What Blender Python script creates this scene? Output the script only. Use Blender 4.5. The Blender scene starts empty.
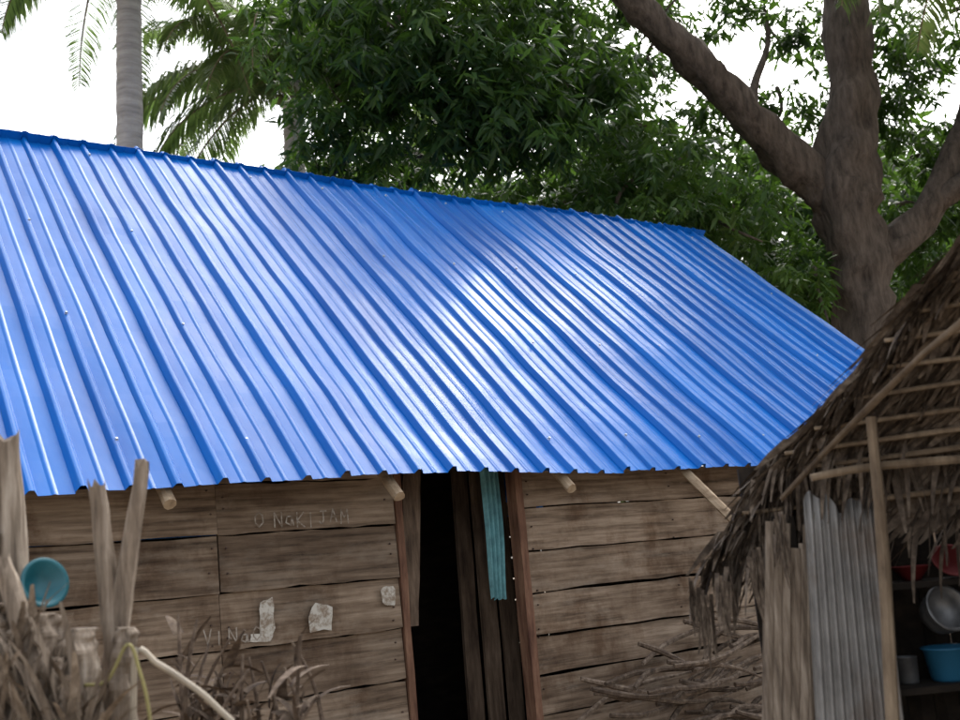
import bpy, math, random
import numpy as np
from math import radians, sin, cos, pi
from mathutils import Vector, Matrix, noise
random.seed(7); rng=np.random.default_rng(7)
S=bpy.context.scene; C=S.collection
EYE=1.55

# ------------------------------------------------------------- helpers
def empty(name,loc=(0,0,0),rz=0):
    o=bpy.data.objects.new(name,None); C.objects.link(o); o.location=loc; o.rotation_euler=(0,0,rz); return o
def mesh(name,V,F,mat=None,parent=None,smooth=False,tint=None):
    me=bpy.data.meshes.new(name)
    me.from_pydata([tuple(v) for v in V],[],F); me.update()
    if tint is not None:
        a=me.attributes.new('tint','FLOAT','POINT'); a.data.foreach_set('value',np.asarray(tint,dtype=np.float32))
    if smooth: me.polygons.foreach_set('use_smooth',[True]*len(me.polygons))
    o=bpy.data.objects.new(name,me); C.objects.link(o)
    if mat: me.materials.append(mat)
    if parent: o.parent=parent
    return o
class Acc:
    def __init__(s): s.V=[];s.F=[];s.T=[]
    def add(s,V,F,t=0.5):
        n=len(s.V); s.V+= [tuple(v) for v in V]; s.F+=[tuple(i+n for i in f) for f in F]; s.T+=[t]*len(V)
    def make(s,name,mat,parent=None,smooth=False): return mesh(name,s.V,s.F,mat,parent,smooth,s.T)
def smoothpath(P,k):
    P=[Vector(p) for p in P]
    if len(P)<3 or k<2: return P
    out=[]
    for i in range(len(P)-1):
        p0=P[max(i-1,0)];p1=P[i];p2=P[i+1];p3=P[min(i+2,len(P)-1)]
        for j in range(k):
            t=j/k
            out.append(0.5*((2*p1)+(p2-p0)*t+(2*p0-5*p1+4*p2-p3)*t*t+(3*p1-p0-3*p2+p3)*t**3))
    out.append(P[-1]); return out
def tubegeo(P,R,n=8,rough=0.0,k=1,seed=0,fz=0.6):
    P0=P; P=smoothpath(P,k); m=len(P)
    if not hasattr(R,'__len__'): R=[R]*len(P0)
    Rr=np.interp(np.linspace(0,1,m),np.linspace(0,1,len(R)),R)
    V=[];F=[]
    up=Vector((0.13,0.31,0.94)) 
    if abs((P[-1]-P[0]).normalized().dot(up))>0.8: up=Vector((1,0.1,0))
    for i in range(m):
        t=(P[min(i+1,m-1)]-P[max(i-1,0)]).normalized()
        a=t.cross(up).normalized(); b=t.cross(a)
        for j in range(n):
            th=2*pi*j/n; r=Rr[i]
            if rough: r*=1+rough*noise.noise(Vector((cos(th)*1.5+seed,sin(th)*1.5,i*fz+seed)))
            V.append(P[i]+a*cos(th)*r+b*sin(th)*r)
    for i in range(m-1):
        for j in range(n):
            F.append((i*n+j,i*n+(j+1)%n,(i+1)*n+(j+1)%n,(i+1)*n+j))
    F.append(tuple(range(n))[::-1]); F.append(tuple((m-1)*n+j for j in range(n)))
    return V,F
def boxgeo(x0,x1,y0,y1,z0,z1,nx=1,jit=0.0):
    V=[];F=[]
    for i in range(nx+1):
        x=x0+(x1-x0)*i/nx
        a=z0+random.uniform(-jit,jit); b=z1+random.uniform(-jit,jit)
        V+=[(x,y0,a),(x,y1,a),(x,y1,b),(x,y0,b)]
    for i in range(nx):
        o=i*4
        for j in range(4): F.append((o+j,o+4+j,o+4+(j+1)%4,o+(j+1)%4))
    F.append((0,1,2,3)); o=nx*4; F.append((o+3,o+2,o+1,o))
    return V,F

# ------------------------------------------------------------- materials
def mat(name):
    m=bpy.data.materials.new(name); m.use_nodes=True; nt=m.node_tree
    b=nt.nodes['Principled BSDF']; return m,nt,b
def ramp(nt,fac,cols):
    r=nt.nodes.new('ShaderNodeValToRGB'); e=r.color_ramp.elements
    e[0].position=cols[0][0]; e[0].color=(*cols[0][1],1); e[1].position=cols[-1][0]; e[1].color=(*cols[-1][1],1)
    for p,c in cols[1:-1]:
        x=e.new(p); x.color=(*c,1)
    nt.links.new(fac,r.inputs[0]); return r.outputs[0]
def noisen(nt,scale,stretch=(1,1,1),detail=6,rough=0.6,offs=None):
    tc=nt.nodes.new('ShaderNodeTexCoord'); mp=nt.nodes.new('ShaderNodeMapping'); mp.inputs['Scale'].default_value=stretch
    nt.links.new(tc.outputs['Object'],mp.inputs[0])
    if offs is not None:
        cb=nt.nodes.new('ShaderNodeCombineXYZ'); mu=nt.nodes.new('ShaderNodeMath'); mu.operation='MULTIPLY'; mu.inputs[1].default_value=37
        nt.links.new(offs,mu.inputs[0])
        for i in range(3): nt.links.new(mu.outputs[0],cb.inputs[i])
        nt.links.new(cb.outputs[0],mp.inputs['Location'])
    n=nt.nodes.new('ShaderNodeTexNoise'); n.inputs['Scale'].default_value=scale; n.inputs['Detail'].default_value=detail; n.inputs['Roughness'].default_value=rough
    nt.links.new(mp.outputs[0],n.inputs['Vector']); return n.outputs['Fac']
def attr(nt,name='tint'):
    a=nt.nodes.new('ShaderNodeAttribute'); a.attribute_name=name; return a.outputs['Fac']
def mix(nt,f,a,b,mode='MIX'):
    m=nt.nodes.new('ShaderNodeMix'); m.data_type='RGBA'; m.blend_type=mode
    if isinstance(f,(int,float)): m.inputs[0].default_value=f
    else: nt.links.new(f,m.inputs[0])
    for k,x in ((6,a),(7,b)):
        if isinstance(x,tuple): m.inputs[k].default_value=(*x,1)
        else: nt.links.new(x,m.inputs[k])
    return m.outputs[2]
def bump(nt,b,h,strength=0.5,dist=0.01):
    u=nt.nodes.new('ShaderNodeBump'); u.inputs['Strength'].default_value=strength; u.inputs['Distance'].default_value=dist
    nt.links.new(h,u.inputs['Height']); nt.links.new(u.outputs[0],b.inputs['Normal'])
def wood(name,dark,mid,light,stretch,scale=4,rough=0.85,stain=0.5,blot=None):
    m,nt,b=mat(name); t=attr(nt)
    g=noisen(nt,scale,stretch,8,0.65,t)
    col=ramp(nt,g,[(0.3,dark),(0.5,mid),(0.7,light)])
    s=noisen(nt,1.7,(1,1,1.6),5,0.6,t)
    sr=ramp(nt,s,[(0.35,(0.45,0.40,0.36)),(0.6,(1,1,1))])
    col=mix(nt,stain,col,sr,'MULTIPLY')
    if blot:
        s2=noisen(nt,2.6,(1,1,0.6),7,0.7); br=ramp(nt,s2,[(0.50,(1,1,1)),(0.66,blot)])
        col=mix(nt,0.8,col,br,'MULTIPLY')
        s3=noisen(nt,3.4,(0.6,1,1.5),7,0.7,t); pr=ramp(nt,s3,[(0.52,(0,0,0)),(0.72,(0.5,0.5,0.5))])
        col=mix(nt,pr,col,(0.36,0.305,0.245))
    tr=ramp(nt,t,[(0.0,(0.66,0.63,0.60)),(0.5,(0.95,0.93,0.9)),(1.0,(1.25,1.23,1.2))])
    col=mix(nt,1.0,col,tr,'MULTIPLY')
    nt.links.new(col,b.inputs['Base Color']); b.inputs['Roughness'].default_value=rough
    b.inputs['Specular IOR Level'].default_value=0.25
    bump(nt,b,g,0.6,0.008); return m
M_plank=wood('weathered_plank',(0.088,0.063,0.044),(0.245,0.182,0.13),(0.385,0.305,0.23),(0.5,3,9),3.5,stain=0.8,blot=(0.48,0.38,0.30))
M_pole=wood('pole_wood',(0.10,0.073,0.05),(0.22,0.167,0.115),(0.34,0.268,0.19),(3,3,0.6),5)
M_rafter=wood('fresh_pole_wood',(0.20,0.14,0.09),(0.42,0.32,0.22),(0.55,0.45,0.33),(3,0.8,3),5,stain=0.4)
M_stake=wood('weathered_stake',(0.08,0.062,0.048),(0.26,0.212,0.166),(0.46,0.40,0.335),(9,9,0.7),4)
M_jamb=wood('door_jamb_wood',(0.07,0.032,0.022),(0.18,0.095,0.062),(0.29,0.17,0.11),(5,5,0.7),4)
M_dark=wood('shade_darkened_wood',(0.006,0.005,0.004),(0.016,0.012,0.009),(0.035,0.026,0.018),(1,3,3),4)  # near-black colour paints the deep interior shade into the wood
M_thatch=wood('dry_thatch',(0.036,0.028,0.022),(0.115,0.09,0.07),(0.26,0.215,0.17),(3,3,3),7)
M_twig=wood('dry_twig',(0.05,0.036,0.027),(0.15,0.112,0.085),(0.29,0.23,0.175),(5,5,5),5)

def roofmat():
    m,nt,b=mat('blue_painted_steel'); t=attr(nt)
    g=noisen(nt,2.2,(1.5,0.35,0.35),6,0.6)
    base=ramp(nt,g,[(0.3,(0.002,0.115,0.45)),(0.7,(0.004,0.165,0.58))])
    tr=ramp(nt,t,[(0,(0.78,0.82,0.86)),(1,(1.1,1.08,1.05))])
    col=mix(nt,1.0,base,tr,'MULTIPLY')
    d=noisen(nt,9,(1,0.5,0.5),8,0.7); dm=ramp(nt,d,[(0.58,(0,0,0)),(0.8,(0.12,0.12,0.12))])
    col=mix(nt,dm,col,(0.18,0.28,0.36)) 
    nt.links.new(col,b.inputs['Base Color'])
    r=noisen(nt,3.0,(1.2,0.4,0.4),5,0.6); rr=nt.nodes.new('ShaderNodeMapRange'); rr.inputs[3].default_value=0.26; rr.inputs[4].default_value=0.44
    nt.links.new(r,rr.inputs[0]); nt.links.new(rr.outputs[0],b.inputs['Roughness'])
    b.inputs['Specular IOR Level'].default_value=0.24
    bump(nt,b,noisen(nt,4,(1,0.6,0.6),3,0.5),0.2,0.02)
    return m
M_roof=roofmat()
def plain(name,col,rough=0.6,metal=0,var=0.25,scale=8,spec=0.5):
    m,nt,b=mat(name); g=noisen(nt,scale)
    c=ramp(nt,g,[(0.3,tuple(x*(1-var) for x in col)),(0.7,tuple(min(1,x*(1+var)) for x in col))])
    nt.links.new(c,b.inputs['Base Color']); b.inputs['Roughness'].default_value=rough; b.inputs['Metallic'].default_value=metal
    b.inputs['Specular IOR Level'].default_value=spec
    bump(nt,b,g,0.1,0.004); return m
def bark(name,d,l,stretch,scale):
    m,nt,b=mat(name); g=noisen(nt,scale,stretch,10,0.7)
    nt.links.new(ramp(nt,g,[(0.3,d),(0.7,l)]),b.inputs['Base Color']); b.inputs['Roughness'].default_value=0.9
    b.inputs['Specular IOR Level'].default_value=0.2
    bump(nt,b,g,1.0,0.05); return m
M_bark=bark('mango_bark',(0.035,0.027,0.022),(0.17,0.135,0.11),(1.6,1.6,0.35),6)
M_pbark=bark('palm_bark',(0.24,0.225,0.21),(0.50,0.47,0.44),(0.5,0.5,3.5),3)
def leafmat(name,c0,c1,c2,tr,trf=0.35,rough=0.45):
    m,nt,b=mat(name); t=attr(nt)
    col=ramp(nt,t,[(0,c0),(0.55,c1),(1,c2)])
    nt.links.new(col,b.inputs['Base Color']); b.inputs['Roughness'].default_value=rough; b.inputs['Specular IOR Level'].default_value=0.3
    tl=nt.nodes.new('ShaderNodeBsdfTranslucent'); tc=mix(nt,0.75,col,tr); nt.links.new(tc,tl.inputs[0])
    ms=nt.nodes.new('ShaderNodeMixShader'); ms.inputs[0].default_value=trf
    nt.links.new(b.outputs[0],ms.inputs[1]); nt.links.new(tl.outputs[0],ms.inputs[2])
    nt.links.new(ms.outputs[0],nt.nodes['Material Output'].inputs[0]); return m
M_leaf=leafmat('mango_leaf',(0.010,0.030,0.010),(0.028,0.068,0.018),(0.09,0.155,0.035),(0.15,0.30,0.03),0.32)
M_leaf2=leafmat('far_leaf',(0.016,0.042,0.012),(0.038,0.08,0.02),(0.09,0.15,0.035),(0.14,0.27,0.035),0.32)
M_palm=leafmat('palm_leaflet',(0.045,0.085,0.025),(0.10,0.155,0.045),(0.24,0.25,0.11),(0.22,0.34,0.08),0.35,0.4)

# ------------------------------------------------------------- ground
m,nt,b=mat('sandy_dirt'); g=noisen(nt,1.2,(1,1,1),10,0.7)
nt.links.new(ramp(nt,g,[(0.3,(0.16,0.12,0.085)),(0.7,(0.32,0.26,0.19))]),b.inputs['Base Color']); b.inputs['Roughness'].default_value=0.95
bump(nt,b,g,0.6,0.05)
V=[];F=[];N=60
for i in range(N+1):
    for j in range(N+1):
        x=(i/N*2-1);y=(j/N*2-1); x=x*abs(x)*400; y=y*abs(y)*400
        V.append((x,y,0.03*noise.noise(Vector((x*0.6,y*0.6,0)))-0.03))
for i in range(N):
    for j in range(N): F.append((i*(N+1)+j,(i+1)*(N+1)+j,(i+1)*(N+1)+j+1,i*(N+1)+j+1))
mesh('ground',V,F,m,smooth=True)

# ------------------------------------------------------------- house (house axes: X along eave, Y inward)
H=empty('wooden_house',rz=radians(35.09))
YE,ZE,YR,ZR=5.70,2.09,9.43,5.51
SL=(ZR-ZE)/(YR-YE)
XL,XR=-1.6,10.18
def hsh(n,k): return (math.sin(n*k)*43758.5)%1
def roofsheet(name,sign):
    pitch=0.25; xs=[];hs=[];ts=[]
    x=XL; k=0
    while x<XR-0.01:
        sh=k//3; ph=k%3
        off=0.010*(1-ph/3)
        tilt=(hsh(k+3,12.9898)-0.5)*0.012
        rh=0.028+0.008*hsh(k+1,7.33)+(0.006 if ph==0 else 0)
        prof=[(0,0),(0.018,rh*0.88),(0.023,rh*0.98),(0.034,rh),(0.045,rh*0.98),(0.050,rh*0.88),(0.068,0.0),(0.132,0.001+tilt*.4),(0.143,0.005+tilt*.5),(0.150,0.006+tilt*.5),(0.157,0.005+tilt*.5),(0.168,0.001+tilt*.6),(0.249,tilt)]
        t=hsh(sh,12.9898)
        for a,h in prof:
            xs.append(x+a);hs.append(h+off);ts.append(t)
        x+=pitch;k+=1
    n=len(xs); M=34; V=[];T=[];F=[]
    L=math.hypot(YR-YE,ZR-ZE); 
    ny=-SL/math.hypot(1,SL)*1.0; nz=1/math.hypot(1,SL)
    for j in range(M+1):
        s=j/M
        for i in range(n):
            sh=int((xs[i]-XL)//0.75)
            e=-0.03-0.018*((math.sin(sh*78.2)*999)%1)
            tt=e/L+s*(1-e/L+0.010+0.010*((math.sin(sh*41.7)*999)%1))
            y=YE+(YR-YE)*tt; z=ZE+(ZR-ZE)*tt
            w=0.014*noise.noise(Vector((xs[i]*0.9,s*6,0)))+0.006*noise.noise(Vector((xs[i]*3,s*14,4)))+0.040*noise.noise(Vector((xs[i]*0.45,s*1.5,9)))
            h=hs[i]+w
            y+=ny*h; z+=nz*h
            if sign<0: y=2*YR-y; 
            V.append((xs[i],y,z-(0.035 if sign<0 else 0))); T.append(ts[i])
    for j in range(M):
        for i in range(n-1):
            f=(j*n+i,j*n+i+1,(j+1)*n+i+1,(j+1)*n+i)
            F.append(f if sign>0 else f[::-1])
    o=mesh(name,V,F,M_roof,H,False,T)
    so=o.modifiers.new('t','SOLIDIFY'); so.thickness=0.0015; so.offset=-1
    return o
roofsheet('roof_front',1); roofsheet('roof_back',-1)
A=Acc()
L=math.hypot(YR-YE,ZR-ZE)
for d in (0.35,1.75,3.2,4.75):
    x=XL+0.034; k=0
    while x<XR:
        if k%3==1:
            dd=d+random.uniform(-.04,.04)
            y=YE+(YR-YE)*dd/L; z=ZE+(ZR-ZE)*dd/L
            c=Vector((x,y,z))+Vector((0,-0.676,0.737))*0.036
            V,F=tubegeo([c,c+Vector((0,-0.676,0.737))*0.014],[0.012,0.008],6); A.add(V,F)
        x+=0.25;k+=1
A.make('roofing_screws',plain('zinc_screw',(0.45,0.5,0.55),0.4,0.5),H)
A=Acc()
def rafter(X,y0,y1,rad=0.04,g_=0.045):
    drop=(rad+g_)/0.737
    P=[(X+0.008*sin(i*2+X),y0+(y1-y0)*i/6,ZE+(y0+(y1-y0)*i/6-YE)*SL-drop) for i in range(7)]
    V,F=tubegeo(P,[rad,rad*1.05,rad*0.95,rad,rad*0.9,rad,rad*0.9],9,0.25,1,X); A.add(V,F,0.2+0.5*random.random())
for X,y0 in ((0.6,5.70),(1.88,5.69),(3.30,5.67),(4.66,5.67),(5.84,5.02),(7.3,5.5),(8.6,5.5),(9.8,5.55),(-0.8,5.6)):
    rafter(X,y0,9.36,0.036)
A.make('rafters',M_rafter,H)
A=Acc()
for yy in (6.3,7.3,8.5):
    z=ZE+(yy-YE)*SL-0.22
    V,F=tubegeo([(XL+0.3,yy,z),(XR-0.2,yy,z)],0.03,8); A.add(V,F,0.4)
A.make('purlins',M_dark,H)
WY=6.05
def plankwall(A,x0,x1,zs,y,joints=(),jit=0.007):
    for i in range(len(zs)-1):
        xx=[x0]+[j for j in joints if x0<j<x1]+[x1]
        for k in range(len(xx)-1):
            d=random.uniform(-0.006,0.006)
            lo=zs[i]+0.004+random.uniform(0,0.010); hi=zs[i+1]-0.004
            tl=0.016
            a,b=xx[k]+0.002+random.uniform(0,0.006),xx[k+1]-0.002
            V,F=boxgeo(a,b,y-0.014+d,y+0.014+d,lo,hi,12,jit)
            V=[(v[0],v[1]-tl*(1-(v[2]-lo)/(hi-lo))+0.006*noise.noise(Vector((v[0]*1.3,v[2]*3,i))),v[2]) for v in V]
            A.add(V,F,random.random())
A=Acc()
zs=[0.02,0.24,0.52,0.83,1.15,1.47,1.80,2.10,2.34]
plankwall(A,-1.0,3.46,zs,WY,(2.27,))
zs2=[0.02,0.20,0.46,0.72,0.98,1.27,1.56,1.86,2.12,2.34]
plankwall(A,4.46,9.8,zs2,WY,(7.4,))
A.make('front_wall_planks',M_plank,H)
A=Acc()
z=0.02
while z<5.2:
    z1=z+0.3
    ya=max(6.08,YE+(z1-ZE)/SL+0.16); yb=2*YR-ya
    if yb-ya<0.1: break
    for X in (-1.0,9.8):
        V,F=boxgeo(ya,yb,X-0.014,X+0.014,z+0.003,z1-0.003,6,0.004); V=[(v[1],v[0],v[2]) for v in V]; A.add(V,[f[::-1] for f in F],random.random())
    z=z1
plankwall(A,-0.98,9.78,[0.02,0.3,0.6,0.9,1.2,1.5,1.8,2.1,2.30],2*YR-WY)
A.make('side_and_back_walls',M_plank,H)
A=Acc()
for x in (2.22,2.32,3.40,0.9,4.53,5.9):
    for z in (1.3,1.2,1.6,1.7,1.95,2.04,0.95,1.05,0.65):
        c=Vector((x+random.uniform(-.015,.015),6.022,z+random.uniform(-.03,.03)))
        V,F=tubegeo([c,c+Vector((0,-0.012,0))],[0.006,0.005],7); A.add(V,F)
A.make('nail_heads',plain('rusty_nail',(0.06,0.035,0.025),0.8),H)
A=Acc()
def post(A,x,y,z0,z1,w,d,t=0.5,lean=0):
    V,F=boxgeo(z0,z1,y-d/2,y+d/2,-w/2,w/2,8,0.004)
    V=[(x+v[2]+lean*(v[0]-z0),v[1],v[0]) for v in V]; A.add(V,F,t)
post(A,4.425,6.02,0,2.30,0.06,0.11,0.6); post(A,3.49,6.06,0,2.30,0.05,0.09,0.35)
A.make('door_jambs',M_jamb,H)
A=Acc()
post(A,3.56,6.12,1.15,2.30,0.13,0.03,0.9,0.10); 
post(A,4.24,6.46,0,2.4,0.12,0.03,0.1,0.01); post(A,4.38,6.40,0,2.4,0.13,0.03,0.6,0.0); post(A,4.52,6.36,0,2.4,0.12,0.03,0.3)
V,F=boxgeo(3.52,4.39,6.02,6.08,2.2,2.28,4,0.003); A.add(V,F,0.4)
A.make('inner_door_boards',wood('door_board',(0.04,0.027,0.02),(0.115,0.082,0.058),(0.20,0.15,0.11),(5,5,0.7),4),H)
V=[];F=[];n=22
for j in range(13):
    z=2.34-j*0.09
    for i in range(n):
        x=4.22+0.15*i/(n-1)*(1-0.02*j)+0.002*j+0.01*sin(j*.5); V.append((x,6.13+0.018*sin(i*1.05+0.2*j)+0.014*sin(j*0.6),z+0.012*sin(i*0.9)))
for j in range(12):
    for i in range(n-1): F.append((j*n+i,j*n+i+1,(j+1)*n+i+1,(j+1)*n+i))
mesh('door_curtain',V,F,plain('teal_cloth',(0.15,0.34,0.37),0.9,0,0.3,14,0.1),H,True)
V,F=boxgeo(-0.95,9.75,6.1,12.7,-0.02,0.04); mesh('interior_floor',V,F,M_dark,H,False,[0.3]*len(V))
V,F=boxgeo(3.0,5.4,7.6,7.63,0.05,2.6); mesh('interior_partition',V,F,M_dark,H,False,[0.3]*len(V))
mm,nt,b=mat('worn_white_paint'); g=noisen(nt,30,(1,1,1),6,0.7)
nt.links.new(ramp(nt,g,[(0.40,(0.20,0.152,0.11)),(0.66,(0.44,0.40,0.345))]),b.inputs['Base Color']); b.inputs['Roughness'].default_value=0.95
A=Acc(); B=Acc()
def stroke(pts,y,w=0.008):
    P=[Vector((p[0],y,p[1])) for p in pts]
    for a,c in zip(P[:-1],P[1:]):
        d=(c-a).normalized(); s=Vector((-d.z,0,d.x))*w/2; e=d*w*0.3
        A.add([a-s-e,c-s+e,c+s+e,a+s-e],[(0,1,2,3)])
G={'O':[[(0.3,0),(0,.3),(0,.7),(.3,1),(.6,.8),(.65,.3),(.3,0)]],'N':[[(0,0),(0,1),(.6,0),(.6,1)]],'a':[[(.5,.6),(.1,.6),(0,.2),(.4,0),(.5,.6),(.6,0)]],
'K':[[(0,0),(0,1)],[(.55,1),(0,.45),(.6,0)]],'I':[[(0.2,0),(.2,1)]],'J':[[(0,.2),(.25,0),(.4,.3),(.4,1)],[(.1,1),(.7,1)]],'A':[[(0,0),(.3,1),(.6,0)],[(.1,.4),(.5,.4)]],'M':[[(0,0),(.05,1),(.3,.4),(.6,1),(.65,0)]],'V':[[(0,1),(.3,0),(.6,1)]]}
def write(s,x,z,h,y):
    for ch in s:
        if ch==' ': x+=h*0.6; continue
        dz=random.uniform(-.15,.15)*h; k=random.uniform(.8,1.15)
        for st in G[ch]: stroke([(x+px*h*0.9*k,z+dz+pz*h*k) for px,pz in st],y)
        x+=h*0.92
write('O NaKIJAM',2.50,1.83,0.08,6.006)
write('VINaO',2.16,1.19,0.08,6.000)
def patch(x,z,w,h,y):
    n=14; P=[]
    for i in range(n):
        a=2*pi*i/n; rr=random.uniform(0.75,1.1); P.append((x+max(-1,min(1,1.3*cos(a)))*w/2*rr,y,z+max(-1,min(1,1.3*sin(a)))*h/2*rr))
    B.add(P,[tuple(range(n))[::-1]])
patch(2.54,1.31,0.10,0.22,6.002); patch(2.88,1.28,0.16,0.16,6.000); patch(3.36,1.36,0.10,0.13,6.000); patch(2.50,1.20,0.14,0.05,6.0005)
A.make('chalk_writing',mm,H)
m2,nt,b=mat('flaking_white_paint'); g=noisen(nt,16,(1,1,1),8,0.75)
nt.links.new(ramp(nt,g,[(0.42,(0.24,0.185,0.135)),(0.56,(0.52,0.49,0.43))]),b.inputs['Base Color']); b.inputs['Roughness'].default_value=0.95
B.make('paint_patches',m2,H)
A=Acc()
for i in range(70):
    x=random.uniform(5.0,6.9); y=random.uniform(5.35,5.85); z=random.uniform(0.05,0.95)*(1-0.25*abs(x-6)); a=random.uniform(-0.5,0.5); l=random.uniform(0.5,1.3)
    P=[Vector((x+l*(t-.5)*cos(a),y+0.06*sin(t*5+i),z+l*(t-.5)*sin(a)*0.6+0.05*sin(t*4+i))) for t in (0,.25,.5,.75,1)]
    P=[Vector((q.x,q.y,max(q.z,0.02))) for q in P]
    V,F=tubegeo(P,[0.016,0.02,0.018,0.012,0.006],6,0.2,2,i); A.add(V,F,random.random())
bp=A.make('branch_pile',M_twig); bp.rotation_euler=(0,0,radians(35.09))

# ------------------------------------------------------------- foliage
def leafcloud(name,cent,ll,nl,material,parent,seed=1,droop=(0.2,1.4),wid=0.24,ctint=None):
    g=np.random.default_rng(seed); n=len(cent); cent=np.asarray(cent)
    c=np.repeat(cent,nl,0); N=len(c)
    az=g.uniform(0,2*pi,N); dz=-g.uniform(droop[0],droop[1],N)
    up=g.random(N)<0.18; dz[up]*=-0.4
    d=np.stack([np.cos(az),np.sin(az),dz],1); d/=np.linalg.norm(d,axis=1,keepdims=True)
    Lh=ll*g.uniform(0.65,1.2,N)[:,None]
    rv=g.normal(size=(N,3)); side=np.cross(d,rv); side/=np.linalg.norm(side,axis=1,keepdims=True)
    side=side*0.6+np.cross(d,[0,0,1])*0.8; side/=np.linalg.norm(side,axis=1,keepdims=True)+1e-6
    nrm=np.cross(side,d)
    off=g.normal(size=(N,3))*ll*0.22
    b0=c+off+d*ll*0.08
    W=Lh*wid/2*g.uniform(0.8,1.2,N)[:,None]
    m=b0+d*Lh*0.45+nrm*Lh*0.03; l=m+side*W-nrm*Lh*0.05; r=m-side*W-nrm*Lh*0.05
    t=b0+d*Lh+np.array([0,0,-1.])*Lh*0.15
    V=np.stack([b0,l,m,r,t],1).reshape(-1,3)
    i=np.arange(N)*5
    F=np.stack([i,i+1,i+2, i,i+2,i+3, i+1,i+4,i+2, i+2,i+4,i+3],1).reshape(-1,3)
    me=bpy.data.meshes.new(name); me.vertices.add(len(V)); me.vertices.foreach_set('co',V.astype(np.float32).ravel())
    me.loops.add(F.size); me.loops.foreach_set('vertex_index',F.astype(np.int32).ravel())
    me.polygons.add(len(F)); me.polygons.foreach_set('loop_start',np.arange(0,F.size,3,dtype=np.int32)); me.polygons.foreach_set('loop_total',np.full(len(F),3,dtype=np.int32))
    ct=g.uniform(0.1,0.7,n) if ctint is None else np.asarray(ctint)
    tt=np.clip(np.repeat(ct,nl)+g.normal(size=N)*0.14,0,1)
    me.update(calc_edges=True); me.validate()
    a=me.attributes.new('tint','FLOAT','POINT'); a.data.foreach_set('value',np.repeat(tt,5).astype(np.float32))
    me.materials.append(material); o=bpy.data.objects.new(name,me); C.objects.link(o); o.parent=parent; return o
def clumps(specs,seed):
    g=np.random.default_rng(seed); out=[];T=[]
    for sp in specs:
        (r,f,z,a,bb,c,n)=sp[:7]
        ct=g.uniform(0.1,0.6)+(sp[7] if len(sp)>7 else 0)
        ns=max(3,n//14)
        for s in range(ns):
            v=g.normal(size=3); v/=np.linalg.norm(v); v*=g.random()**0.4
            sc=np.array([r+v[0]*a,f+v[1]*bb,z+v[2]*c])
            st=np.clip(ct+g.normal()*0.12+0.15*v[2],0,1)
            k=n//ns
            q=g.normal(size=(k,3))*np.array([0.42,0.42,0.26])*min(1,a/1.2)
            out.append(sc+q); T+= list(np.clip(st+g.normal(size=k)*0.06,0,1))
    return np.concatenate(out),T

MT=empty('mango_tree')
A=Acc()
def tb(P,R,n=12,rough=0.25,k=4):
    V,F=tubegeo(P,R,n,rough,k,random.random()*10); A.add(V,F)
TR=[(5.9,16,-0.3),(5.8,16,1.5),(5.92,16,4.36),(5.95,16,5.54),(5.92,16,6.68),(6.21,16,8.16),(6.36,16,9.87),(6.5,16,11.5),(6.9,16,13)]
LM=[(5.85,16,6.2),(5.55,16,6.75),(4.77,15.7,7.49),(3.75,15.3,8.64),(2.88,15,9.48),(2.2,14.8,10.2),(1.0,14.6,11)]
LM2=[(6.1,16,5.2),(6.41,16,5.62),(7.2,16,6.3),(7.94,16,7.49),(8.4,16,8.7),(8.9,15.5,10)]
tb(TR,[0.75,0.58,0.46,0.45,0.52,0.38,0.35,0.28,0.1],20,0.4,6)
tb(LM,[0.3,0.36,0.30,0.25,0.23,0.18,0.08],16,0.45,6)
tb(LM2,[0.2,0.28,0.23,0.19,0.17,0.1],12,0.4)
tb([(7.2,16,6.3),(8.3,15.5,6.9),(9.6,15,7.6)],[0.2,0.15,0.06])
tb([(2.2,14.8,10.2),(0.6,14,9.6),(-0.4,13.5,9.0),(-1.2,13.2,8.4)],[0.15,0.11,0.07,0.03],8)
tb([(6.36,16,9.87),(5.4,15.5,10.6),(4.6,15,11.3)],[0.2,0.13,0.05],8)
tb([(4.6,15.7,7.7),(4.8,16.3,8.6),(5.3,16.8,9.6),(5.4,17,10.4)],[0.10,0.07,0.05,0.02],8)
specs=[]
def cl(*a): specs.append(a)
cl(-0.9,13.3,8.9,1.3,1.2,1.1,270,-.08); cl(0.2,13.2,8.3,1.2,1.2,1.1,270,-.08); cl(-0.3,13.4,7.4,1.1,1.0,0.8,210,-.05); cl(0.7,13.6,7.2,1.0,1,0.8,170)
cl(0.9,14,9.3,1.3,1.2,1.0,240,-.05); cl(-1.7,13.6,8.0,0.7,1,0.9,100); cl(-1.6,14,9.5,0.9,1,0.8,110); cl(1.5,14.2,8.2,1.0,1,0.9,170)
cl(-1.6,13.8,7.0,0.7,0.8,0.6,70)
cl(2.4,16.5,7.9,1.3,1.2,1.0,140,.2); cl(3.3,16.3,7.2,1.2,1.1,1.0,130,.25); cl(2.2,15,6.5,1.3,1.2,0.8,140,.1); cl(3.6,14.8,6.0,1.2,1.2,0.7,130,.15)
cl(4.7,17.3,6.6,1.0,1.1,0.9,90,.25); cl(4.9,17,5.6,1.0,1.1,0.7,90,.3); cl(1.2,15.5,6.4,1.0,1,0.7,110,.1); cl(5.0,15.2,4.9,0.6,0.8,0.4,50,.2)
cl(2.0,16.5,9.3,1.0,1,0.7,90,.1); cl(4.0,17,10.8,1.0,1,0.6,80); cl(5.6,17.5,10.2,0.8,1,0.6,55); cl(5.5,17.2,8.6,0.8,0.8,0.6,48,.2); cl(3.4,17.5,9.9,1.3,1.2,0.6,80,.1); cl(4.2,17.5,8.6,0.8,0.8,0.5,50,.2)
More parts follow.
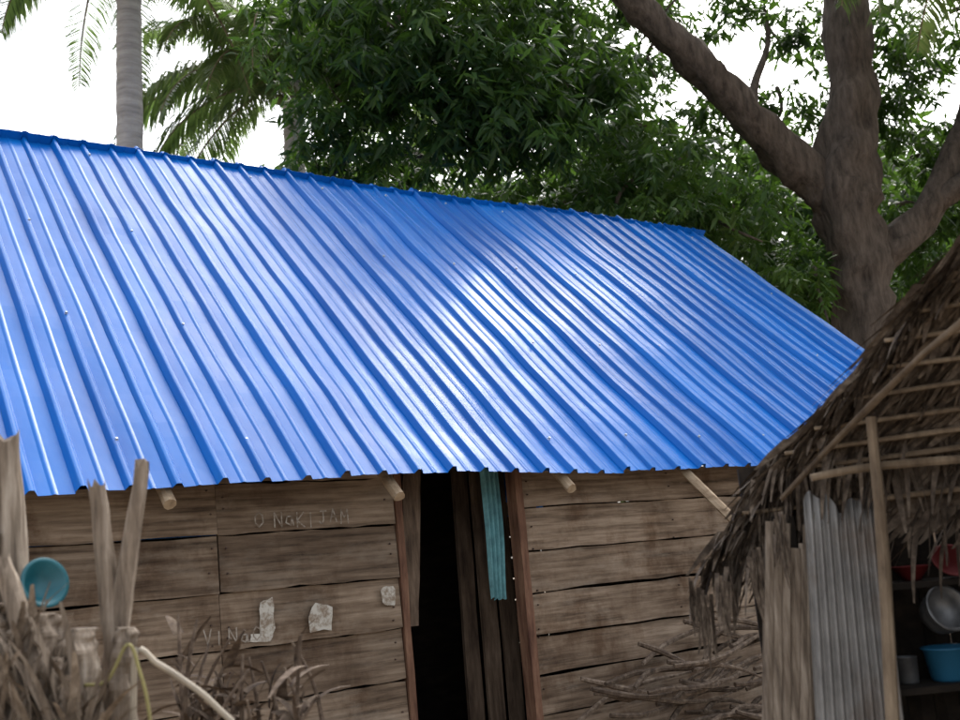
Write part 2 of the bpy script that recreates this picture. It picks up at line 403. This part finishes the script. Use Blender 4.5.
cl(7.0,17.4,8.4,0.9,1,0.8,95); cl(8.2,17.3,7.2,0.9,1.1,0.9,130,.1); cl(8.4,15.4,8.9,0.8,1,0.8,95); cl(7.4,17.6,10.3,1.0,1,0.6,80); cl(7.4,17.5,5.7,1.2,1,0.9,150,.1); cl(8.8,15.5,7.4,0.9,1,1,130)
cl(7.9,16,10.9,1.6,1.5,0.6,90); cl(7.0,17.0,4.6,0.9,1,0.7,90,.15); cl(7.6,17.2,9.2,0.9,1,0.6,90); cl(7.8,17.4,6.4,0.8,0.8,0.6,80)
nv=len(specs)
for i in range(12):
    cl(random.uniform(-2.5,8.5),random.uniform(13.5,18.5),random.uniform(11.0,13.5),1.3,1.3,0.7,60)  # unseen upper crown, added to shade the roof and reflect in it
for sp in specs[:nv]:
    r,f,z=sp[:3]
    e=Vector((r,f,z)); s=Vector((r*0.8+1.2,max(15.8,f+0.4),z+0.5)) 
    tb([s,(s+e)/2+Vector((0,0,0.2)),e,e+Vector((random.uniform(-.5,.5),random.uniform(-.5,.5),-0.5))],[0.045,0.04,0.03,0.012],6,0.1,3)
A.make('trunk_and_limbs',M_bark,MT,True)
ce,T=clumps(specs,3); T=np.array(T)
keep=np.ones(len(ce),bool)
for path,w in ((TR[2:8],0.56),(LM[:6],0.44),(LM2[:5],0.3)):
    sp=np.array([tuple(p) for p in smoothpath(path,8)])
    for p in sp:
        keep&=~((np.hypot(ce[:,0]-p[0]*(ce[:,1]/p[1]),ce[:,2]-(1.55+(p[2]-1.55)*ce[:,1]/p[1]))<w)&(ce[:,1]<p[1]+0.4)&(ce[:,1]>p[1]-3))
ce=ce[keep];T=T[keep]
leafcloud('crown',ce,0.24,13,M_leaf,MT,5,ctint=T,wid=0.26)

BG=empty('background_trees')
specs=[]
g=random.Random(11)
for i in range(110):
    r=g.uniform(-8.5,17); f=g.uniform(22,30); top=10.8+1.8*noise.noise(Vector((r*0.3,2,0)))
    if r<-3: top=9.6
    if r<-5.2: top=7.5
    top*=f/25
    z=g.uniform(3.0,top)
    specs.append((r,f,z,1.9,1.5,1.3,85,.1))
for (r,z) in ((-4.6,10.6),(-3.2,10.9),(-2.2,11.4),(-4.0,10.0)): specs.append((r,25,z,1.3,1.2,0.8,60,.25))
ce,T=clumps(specs,8)
leafcloud('foliage',ce,0.46,9,M_leaf2,BG,9,ctint=T,wid=0.36)
A=Acc()
for i in range(14):
    r=-6+i*1.7; f=24+3*sin(i*2.1)
    V,F=tubegeo([(r,f,-0.2),(r+0.3*sin(i),f,4),(r+0.8*sin(i*1.7),f,9)],[0.3,0.22,0.1],8,0.2,4,i); A.add(V,F)
A.make('trunks',M_bark,BG,True)

# ------------------------------------------------------------- coconut palms
def palm(name,base,top,rad,fronds,length,seed,leafscale=1.0,lw=0.030):
    g=np.random.default_rng(seed); E=empty(name)
    b=Vector(base); t=Vector(top)
    P=[b,b.lerp(t,0.3)+Vector((0.15,0,0)),b.lerp(t,0.65)+Vector((0.08,0,0)),t]
    V,F=tubegeo(P,[rad*1.4,rad*1.05,rad,rad*0.85],14,0.05,40,seed)
    for i in range(len(V)//14):
        if i%3==0:
            c=sum((V[i*14+j] for j in range(14)),Vector())/14
            for j in range(14): V[i*14+j]=c+(V[i*14+j]-c)*1.05
    mesh('trunk',V,F,M_pbark,E,True)
    LV=[];LF=[];LT=[];A=Acc()
    for (az,el,dr,L) in fronds:
        n=26; pos=Vector(t); pts=[Vector(pos)]; e=el
        for i in range(n):
            d=Vector((cos(az)*cos(e),sin(az)*cos(e),sin(e))); pos=pos+d*(L/n); pts.append(Vector(pos)); e-=dr/n*(0.5+1.0*i/n)
        Vt,Ft=tubegeo(pts,list(np.linspace(0.045,0.008,len(pts))),5,0,1); A.add(Vt,Ft,0.8)
        ft=g.uniform(0.1,0.75)
        for i in range(2,n*4):
            s=i/(n*4); k=min(int(s*n),n-1); q=pts[k].lerp(pts[k+1],s*n-k); tg=(pts[k+1]-pts[k]).normalized()
            sd=tg.cross(Vector((0,0,1))); sd=sd.normalized() if sd.length>0.05 else Vector((1,0,0))
            ll=leafscale*1.05*(0.35+0.65*sin(pi*min(1,s*0.95+0.08)))*g.uniform(0.8,1.1)
            for sg in (-1,1):
                if g.random()<0.06: continue
                d0=(sd*sg*0.8+tg*0.55+Vector((0,0,-0.15+g.normal()*0.12))).normalized()
                d1=(d0*0.75+Vector((g.normal()*0.06,g.normal()*0.06,-0.75))).normalized()
                w=lw
                p0=q; p1=p0+d0*ll*0.45; p2=p1+d1*ll*0.55
                wv=(tg*0.8+Vector((0,0,0.4))).normalized()*w
                b0=len(LV); LV+= [p0-wv*0.6,p0+wv*0.6,p1-wv,p1+wv,p2]; LF+=[(b0,b0+1,b0+3,b0+2),(b0+2,b0+3,b0+4)]; LT+=[min(1,max(0,ft+g.normal()*0.12))]*5
    A.make('frond_ribs',M_pole,E); mesh('fronds',LV,LF,M_palm,E,False,LT)
    A=Acc()
    for i in range(9):
        a=i*0.7; c=t+Vector((0.28*cos(a),0.28*sin(a),-0.35-0.1*(i%3)))
        P=[c+Vector((0,0,0.13)),c+Vector((0,0,0.09)),c,c-Vector((0,0,0.09)),c-Vector((0,0,0.13))]
        V,F=tubegeo(P,[0.02,0.085,0.115,0.085,0.02],9); A.add(V,F,0.5)
    A.make('coconuts',plain('coconut_husk',(0.10,0.11,0.03),0.6),E,True)
def ring(n,el,dr,L,seed,off=0):
    g=random.Random(seed); return [(off+2*pi*i/n+g.uniform(-.2,.2),el+g.uniform(-.15,.15),dr+g.uniform(-.3,.3),L*g.uniform(.85,1.1)) for i in range(n)]
palm('coconut_palm',(-6.0,17,-0.2),(-5.5,17,13.4),0.22,ring(9,0.3,1.9,4.3,1)+ring(8,0.9,1.8,4.0,2,0.3)+ring(7,-0.15,1.3,3.9,3,0.15),4,21,1,0.02)
palm('coconut_palm',(-4.0,22,-0.2),(-3.62,22,12.3),0.24,ring(13,0.35,1.8,5.0,4,0.2)+ring(8,1.0,1.6,4.5,5)+ring(9,0.0,1.3,4.6,6,0.4),4,22,1.0,0.03)
palm('coconut_palm',(7.9,12,-0.2),(7.5,12,10.3),0.2,ring(9,0.2,2.0,4.2,7,0.1)+ring(7,0.8,1.8,4.0,8)+ring(7,-0.3,1.2,3.8,9),4,23,1,0.02)

# ------------------------------------------------------------- thatched hut
T_=empty('thatched_hut')
rake=[(0.80,4.00,1.47),(1.00,3.90,1.74),(1.12,3.80,1.86),(1.245,3.65,1.99),(1.36,3.50,2.13),(1.44,3.35,2.25),(1.54,3.15,2.37),(1.67,2.9,2.60),(1.83,2.6,2.84)]
RP=smoothpath(rake,5); Wd=Vector((0.96,-0.22,0.02))
g=random.Random(5)
A=Acc(); Rb=Acc()
def strip(p,d,l,w,bend,t,segs=3,sag=0.25,sd=None):
    d=Vector(d).normalized(); s=(d.cross(Vector((g.uniform(-.4,.4),g.uniform(-.4,.4),1))) if sd is None else Vector(sd)).normalized()
    V=[];q=Vector(p);dd=d.copy()
    for i in range(segs+1):
        ww=w*(1-0.75*(i/segs)**2); V+=[q-s*ww/2,q+s*ww/2]
        dd=(dd+Vector(bend)*(1/segs)+Vector((0,0,-sag/segs))).normalized(); q=q+dd*(l/segs)
    A.add(V,[(2*i,2*i+1,2*i+3,2*i+2) for i in range(segs)],t)
for i in range(1,len(RP)-1):
    dn=(RP[i-1]-RP[i+1]).normalized()
    nn=dn.cross(Wd).normalized(); 
    if nn.z<0: nn=-nn
    if i%3==0:
        ex=g.uniform(-0.06,0.04)
        V,F=tubegeo([RP[i]+Wd*ex-nn*0.03,RP[i]+Wd*0.8-nn*0.03+Vector((0,0,g.uniform(-.03,.03))),RP[i]+Wd*1.9+Vector((0,0,g.uniform(-.03,.03))),RP[i]+Wd*3.2],[0.007,0.012,0.014,0.014],6,0.1,3,i); Rb.add(V,F,g.uniform(0.1,0.7))
    if i%2==0:
        u=-0.03
        rt=g.uniform(0.0,0.55)
        while u<3.0:
            p=RP[i]+Wd*(u+g.uniform(-.01,.01))+nn*g.uniform(0.0,0.02)
            strip(p,dn+Wd*g.uniform(-0.35,-0.05)-nn*g.uniform(0.02,0.14),g.uniform(0.11,0.22),g.uniform(0.035,0.055),(0,0,0),min(1,max(0,rt+g.uniform(0,0.5))),2,0.05,Wd+nn*g.uniform(-.3,.3))
            u+=0.032
    for k in range(50):
        u=g.uniform(-0.02,3.0) if k>25 else g.uniform(-0.03,0.35)
        p=RP[i]+Wd*u+nn*g.uniform(-0.01,0.07)
        strip(p,dn+Wd*g.uniform(-0.4,0.4)+nn*g.uniform(-0.15,0.08),g.uniform(0.12,0.32),g.uniform(0.012,0.03),(g.uniform(-.2,.2),g.uniform(-.2,.2),0),g.uniform(0,0.9),2,0.08)
    for k in range(26):
        p=RP[i]+nn*g.uniform(-0.04,0.05)+Wd*g.uniform(-0.02,0.06)
        strip(p,dn*g.uniform(0.3,1.2)-Wd*g.uniform(-0.1,0.5)+nn*g.uniform(-.45,.15),g.uniform(0.04,0.12),g.uniform(0.014,0.04),(0,0,0),g.uniform(0.1,1),3,0.5)
for k in range(900):
    u=g.uniform(-0.04,2.8) if k>420 else g.uniform(-0.05,0.40)
    p=RP[g.randint(0,8)]+Wd*u
    strip(p,Vector((-0.4+g.uniform(-.5,.6),g.uniform(-.2,.4),-0.6)),g.uniform(0.08,0.28),g.uniform(0.012,0.034),(g.uniform(-.3,.3),0,0),g.uniform(0.0,0.9),4,1.5)
for (x,y,z) in ((0.70,3.95,1.42),(0.74,3.95,1.36),(0.80,3.9,1.45),(0.90,3.85,1.52),(1.0,3.8,1.62)):
    for k in range(14): strip((x+g.uniform(-.03,.03),y,z-g.uniform(0,.1)),(g.uniform(-.25,.15),0,-1),g.uniform(0.1,0.24),g.uniform(0.01,0.024),(g.uniform(-.2,.2),0,0),g.uniform(0.4,1),4,0.5)
A.make('thatch',M_thatch,T_); Rb.make('thatch_ribs',M_pole,T_)
V=[];F=[]
for i,q in enumerate(RP):
    for j in range(8):
        V.append(q+Wd*(0.04+j*0.42)+Vector((0,0,0.045+0.02*sin(i*1.3+j))))
for i in range(len(RP)-1):
    for j in range(7): F.append((i*8+j,i*8+j+1,(i+1)*8+j+1,(i+1)*8+j))
mesh('thatch_underlay',V,F,M_thatch,T_,False,[0.0]*len(V))
A=Acc()
def pole(P,R,t=0.5,n=9,rough=0.15): 
    V,F=tubegeo(P,R,n,rough,3,random.random()*9); A.add(V,F,t)
pole([(1.13,3.6,0),(1.22,3.6,0.92),(1.27,3.6,1.42),(1.30,3.6,1.90)],[0.026,0.023,0.020,0.017],0.6)
pole([(1.10,3.7,1.72),(1.35,3.7,1.74),(1.9,3.68,1.735),(2.6,3.66,1.74)],[0.013,0.015,0.015,0.014],0.5)
pole([(1.02,3.82,1.66),(1.22,3.6,1.87),(1.38,3.3,2.05),(1.5,3.1,2.17),(1.7,2.7,2.50)],[0.009,0.011,0.010,0.012,0.012],0.0,9,0.35)
pole([(1.9,3.9,1.6),(2.0,3.3,2.1),(2.2,2.6,2.7)],0.02,0.4)
pole([(2.4,2.7,0),(2.4,2.7,2.8)],0.04,0.4)
A.make('frame_poles',M_pole,T_)
V=[];F=[];n=90;m_=14
for j in range(m_+1):
    s=j/m_; z=1.64*s; x0=0.955+0.135*s; x1=1.285+0.09*s-0.02*s*s
    for i in range(n+1):
        u=i/n; V.append((x0+(x1-x0)*u,3.80+0.009*sin(u*2*pi*9)+0.006*sin(s*5+u*4)+0.005*noise.noise(Vector((u*4,s*6,1))),z+(0.03*sin(u*9)+0.02*sin(u*23) if j==m_ else 0)))
for j in range(m_):
    for i in range(n): F.append((j*(n+1)+i,j*(n+1)+i+1,(j+1)*(n+1)+i+1,(j+1)*(n+1)+i))
zm,nt,b=mat('old_galvanised_sheet'); g1=noisen(nt,5,(2,2,0.8),8,0.7); g2=noisen(nt,3.3,(1,1,0.7),8,0.7)
c1=ramp(nt,g1,[(0.3,(0.13,0.124,0.118)),(0.7,(0.31,0.297,0.28))]); rm=ramp(nt,g2,[(0.48,(0,0,0)),(0.66,(0.8,0.8,0.8))])
nt.links.new(mix(nt,rm,c1,(0.125,0.088,0.063)),b.inputs['Base Color']); b.inputs['Roughness'].default_value=0.6; b.inputs['Metallic'].default_value=0.2; bump(nt,b,g1,0.3,0.01)
o=mesh('corrugated_sheet',V,F,zm,T_,True); so=o.modifiers.new('t','SOLIDIFY'); so.thickness=0.001
A=Acc()
for i in range(7):
    x0=0.72+i*0.036; x1=0.98+i*0.026
    V,F=tubegeo([(x0,3.85+0.01*(i%2),0),(x0+(x1-x0)*.5+0.01,3.85,0.8),(x1,3.85,1.56+g.uniform(-.12,.06))],[0.026,0.024,0.018],7,0.4,4,i); A.add(V,F,g.uniform(0,0.5))
A.make('brown_slats',M_stake,T_)
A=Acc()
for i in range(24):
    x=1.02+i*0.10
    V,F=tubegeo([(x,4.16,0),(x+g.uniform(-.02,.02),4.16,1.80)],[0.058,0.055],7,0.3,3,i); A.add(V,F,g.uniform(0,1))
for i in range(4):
    V,F=tubegeo([(0.98,3.90+i*0.09,0),(1.04,3.90+i*0.09,1.6)],[0.05,0.045],7,0.3,3,i); A.add(V,F,g.uniform(0,1))  # added side wall, stops light entering behind the slats
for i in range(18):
    V,F=tubegeo([(2.3,2.4+i*0.1,0),(2.3,2.4+i*0.1,2.1+(1-i/18)*0.7)],[0.055,0.05],7,0.3,3,i); A.add(V,F,g.uniform(0,1))  # unseen right wall, added to keep the hut interior dark
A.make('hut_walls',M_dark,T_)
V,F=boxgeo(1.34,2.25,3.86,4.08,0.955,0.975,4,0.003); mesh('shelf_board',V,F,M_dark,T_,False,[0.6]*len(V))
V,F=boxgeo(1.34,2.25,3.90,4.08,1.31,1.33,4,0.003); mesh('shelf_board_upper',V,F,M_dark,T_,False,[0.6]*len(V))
def lathe(name,prof,mat_,loc,rot=(0,0,0),n=40):
    V=[];F=[]
    for r,z in prof:
        for j in range(n): V.append((r*cos(2*pi*j/n),r*sin(2*pi*j/n),z))
    for i in range(len(prof)-1):
        for j in range(n): F.append((i*n+j,i*n+(j+1)%n,(i+1)*n+(j+1)%n,(i+1)*n+j))
    F.append(tuple(range(n))[::-1])
    o=mesh(name,V,F,mat_,None,True); o.location=loc; o.rotation_euler=rot; return o
alu=plain('worn_aluminium',(0.16,0.16,0.16),0.5,0.7,0.4,12)
teal=plain('teal_plastic',(0.014,0.13,0.165),0.4,0,0.2,5)
blue=plain('blue_plastic',(0.02,0.11,0.20),0.45,0,0.15,5,0.3)
red=plain('red_plastic',(0.08,0.010,0.010),0.6,0,0.15,5,0.1)
potp=[(0.055,0),(0.068,0.01),(0.077,0.045),(0.077,0.08),(0.085,0.085),(0.085,0.089),(0.073,0.087),(0.07,0.045),(0.05,0.012),(0.001,0.012)]
lathe('cooking_pot',potp,alu,(1.55,3.96,1.20),(radians(68),0,radians(15)))
lathe('plastic_tub',[(0.055,0),(0.065,0.01),(0.08,0.11),(0.088,0.113),(0.088,0.119),(0.076,0.116),(0.06,0.015),(0.001,0.012)],blue,(1.57,3.96,0.976))
bowlp=[(0.03,0),(0.035,0.01),(0.07,0.05),(0.074,0.052),(0.066,0.05),(0.03,0.014),(0.001,0.012)]
lathe('red_bowl',bowlp,red,(1.50,3.99,1.331)); lathe('red_bowl',bowlp,red,(1.64,3.99,1.36),(radians(50),0,0))
lathe('tin_cup',[(0.035,0),(0.037,0.005),(0.04,0.09),(0.042,0.092),(0.037,0.09),(0.034,0.008),(0.001,0.008)],alu,(1.43,3.99,0.976))

# ------------------------------------------------------------- left foreground
def stake(P,R,t,seed):
    V,F=tubegeo(P,R,12,0.22,14,seed,0.25)
    n=12
    for j in range(n): V[-n+j]=V[-n+j]+Vector((0,0,random.uniform(-0.03,0.02)))
    return mesh('wooden_stake',V,F,M_stake,None,False,[t]*len(V))
stake([(-1.42,3.2,-0.1),(-1.42,3.2,1.2),(-1.43,3.2,1.54),(-1.45,3.2,2.03)],[0.052,0.048,0.045,0.034],0.5,1)
stake([(-1.13,3.2,-0.1),(-1.13,3.2,1.18),(-1.15,3.2,1.52),(-1.18,3.2,1.87)],[0.038,0.033,0.030,0.025],0.7,2)
stake([(-1.25,3.25,-0.1),(-1.17,3.22,1.1),(-1.11,3.2,1.52),(-1.04,3.2,1.91)],[0.035,0.033,0.030,0.02],0.9,3)
stake([(-1.20,3.0,-0.1),(-1.28,3.0,1.2),(-1.33,3.0,1.5),(-1.38,3.0,1.66)],[0.035,0.035,0.03,0.024],0.8,4)
stake([(-1.55,3.15,-0.1),(-1.52,3.15,1.2),(-1.47,3.15,1.75)],[0.04,0.035,0.02],0.3,5)
lathe('plastic_basin',[(0.034,0),(0.042,0.003),(0.064,0.045),(0.073,0.048),(0.073,0.053),(0.060,0.049),(0.038,0.008),(0.001,0.007)],teal,(-1.34,3.14,1.575),(radians(78),radians(8),radians(50)))
A=Acc(); g=random.Random(9)
def rough_column(x,y,h,R,seed,t):
    V,F=tubegeo([(x,y,-0.1),(x,y,h*0.6),(x+0.01,y,h*0.9),(x+0.02,y,h)],[R*1.1,R,R*0.85,R*0.5],22,0.6,14,seed,0.3); A.add(V,F,t)
rough_column(-1.31,3.04,1.50,0.10,3,0.7); rough_column(-1.20,3.06,1.45,0.075,5,0.9); rough_column(-1.09,3.1,1.44,0.05,6,0.1); rough_column(-1.43,3.02,1.54,0.08,8,0.6); rough_column(-1.25,2.99,1.38,0.05,11,0.8)
for k in range(520):
    x=-1.28+g.uniform(-0.22,0.17); y=2.96+g.uniform(-0.05,0.08)
    h=1.50-0.9*max(0,x+1.27)-g.uniform(0,0.6)
    strip((x,y,max(0.1,h-g.uniform(0.1,0.3))),(g.uniform(-.4,.4)+(x+1.25),g.uniform(-.4,.1),1),g.uniform(0.1,0.32),g.uniform(0.012,0.04),(g.uniform(-.5,.5),g.uniform(-.3,.1),0),g.uniform(0.1,1),4,0.5)
A.make('dry_frond_bundle',M_stake)
A=Acc()
for k in range(30):
    x=g.uniform(-1.12,-0.60); y=g.uniform(3.4,3.8); h=g.uniform(1.05,1.46)-0.2*(x+1.1); dx=g.uniform(-.15,.18)
    P=[(x-dx,y,0),(x-dx*0.4,y,h*0.55),(x,y+g.uniform(-.05,.05),h*0.85),(x+dx*0.7,y,h)]
    V,F=tubegeo(P,[0.012,0.011,0.008,0.004],6,0.1,4,k); A.add(V,F,g.uniform(0.2,0.8))
    for q in range(6):
        u=g.uniform(0.2,1); p=Vector(P[2]).lerp(Vector(P[3]),u)+Vector((0,0,-g.uniform(0,.3)))
        strip(p,(g.uniform(-1,1),g.uniform(-.5,.5),g.uniform(0,1.4)),g.uniform(0.08,0.2),g.uniform(0.02,0.045),(g.uniform(-.7,.7),0,0),g.uniform(0.0,0.9),5,1.0)
A.make('dry_twigs',M_twig)
V,F=tubegeo([(-1.02,3.0,1.1),(-1.01,3.0,1.37),(-0.95,3.0,1.34),(-0.88,3.0,1.29),(-0.80,3.0,1.22),(-0.70,3.0,1.08),(-0.6,3.0,0.7),(-0.55,3,0.0)],0.0085,8,0,6); mesh('garden_hose',V,F,plain('pale_hose',(0.34,0.29,0.22),0.6),None,True)
V,F=tubegeo([(-1.15,3.0,1.30),(-1.08,2.98,1.31),(-1.02,2.97,1.40),(-0.99,2.97,1.33),(-0.965,2.97,1.2),(-0.95,2.97,0.9),(-0.95,2.97,0.01)],0.005,6,0,6); mesh('rope',V,F,plain('yellow_rope',(0.26,0.23,0.09),0.8),None,True)

# ------------------------------------------------------------- light
sd=Vector((0.24,0.60,0.77)).normalized()
el=math.asin(sd.z); azm=math.atan2(sd.x,sd.y)
w=bpy.data.worlds.new('World'); S.world=w; w.use_nodes=True; nt=w.node_tree
sky=nt.nodes.new('ShaderNodeTexSky'); sky.sky_type='NISHITA'; sky.sun_disc=False; sky.sun_elevation=el; sky.sun_rotation=azm
sky.air_density=1.0; sky.dust_density=5.0; sky.ozone_density=1.0
hs=nt.nodes.new('ShaderNodeHueSaturation'); hs.inputs['Saturation'].default_value=0.3; hs.inputs['Value'].default_value=2.8
nt.links.new(sky.outputs[0],hs.inputs['Color']); nt.links.new(hs.outputs[0],nt.nodes['Background'].inputs[0]); nt.nodes['Background'].inputs[1].default_value=0.15
ld=bpy.data.lights.new('sun','SUN'); ld.energy=1.2; ld.angle=radians(3.5); ld.color=(1,0.97,0.92)
lo=bpy.data.objects.new('sun',ld); C.objects.link(lo); lo.rotation_euler=sd.to_track_quat('Z','Y').to_euler(); lo.location=(0,0,20)
# ------------------------------------------------------------- camera
cd=bpy.data.cameras.new('camera'); cam=bpy.data.objects.new('camera',cd); C.objects.link(cam)
cd.sensor_width=36; cd.lens=39.98; cd.clip_start=0.05; cd.clip_end=2000
cd.dof.use_dof=True; cd.dof.focus_distance=7.5; cd.dof.aperture_fstop=3.0
M=Matrix.Rotation(radians(90+10.43),4,'X')@Matrix.Rotation(radians(-5),4,'Z'); M.translation=(0,0,EYE); cam.matrix_world=M
S.camera=cam
S.view_settings.view_transform='Standard'; S.view_settings.look='None'; S.view_settings.exposure=0
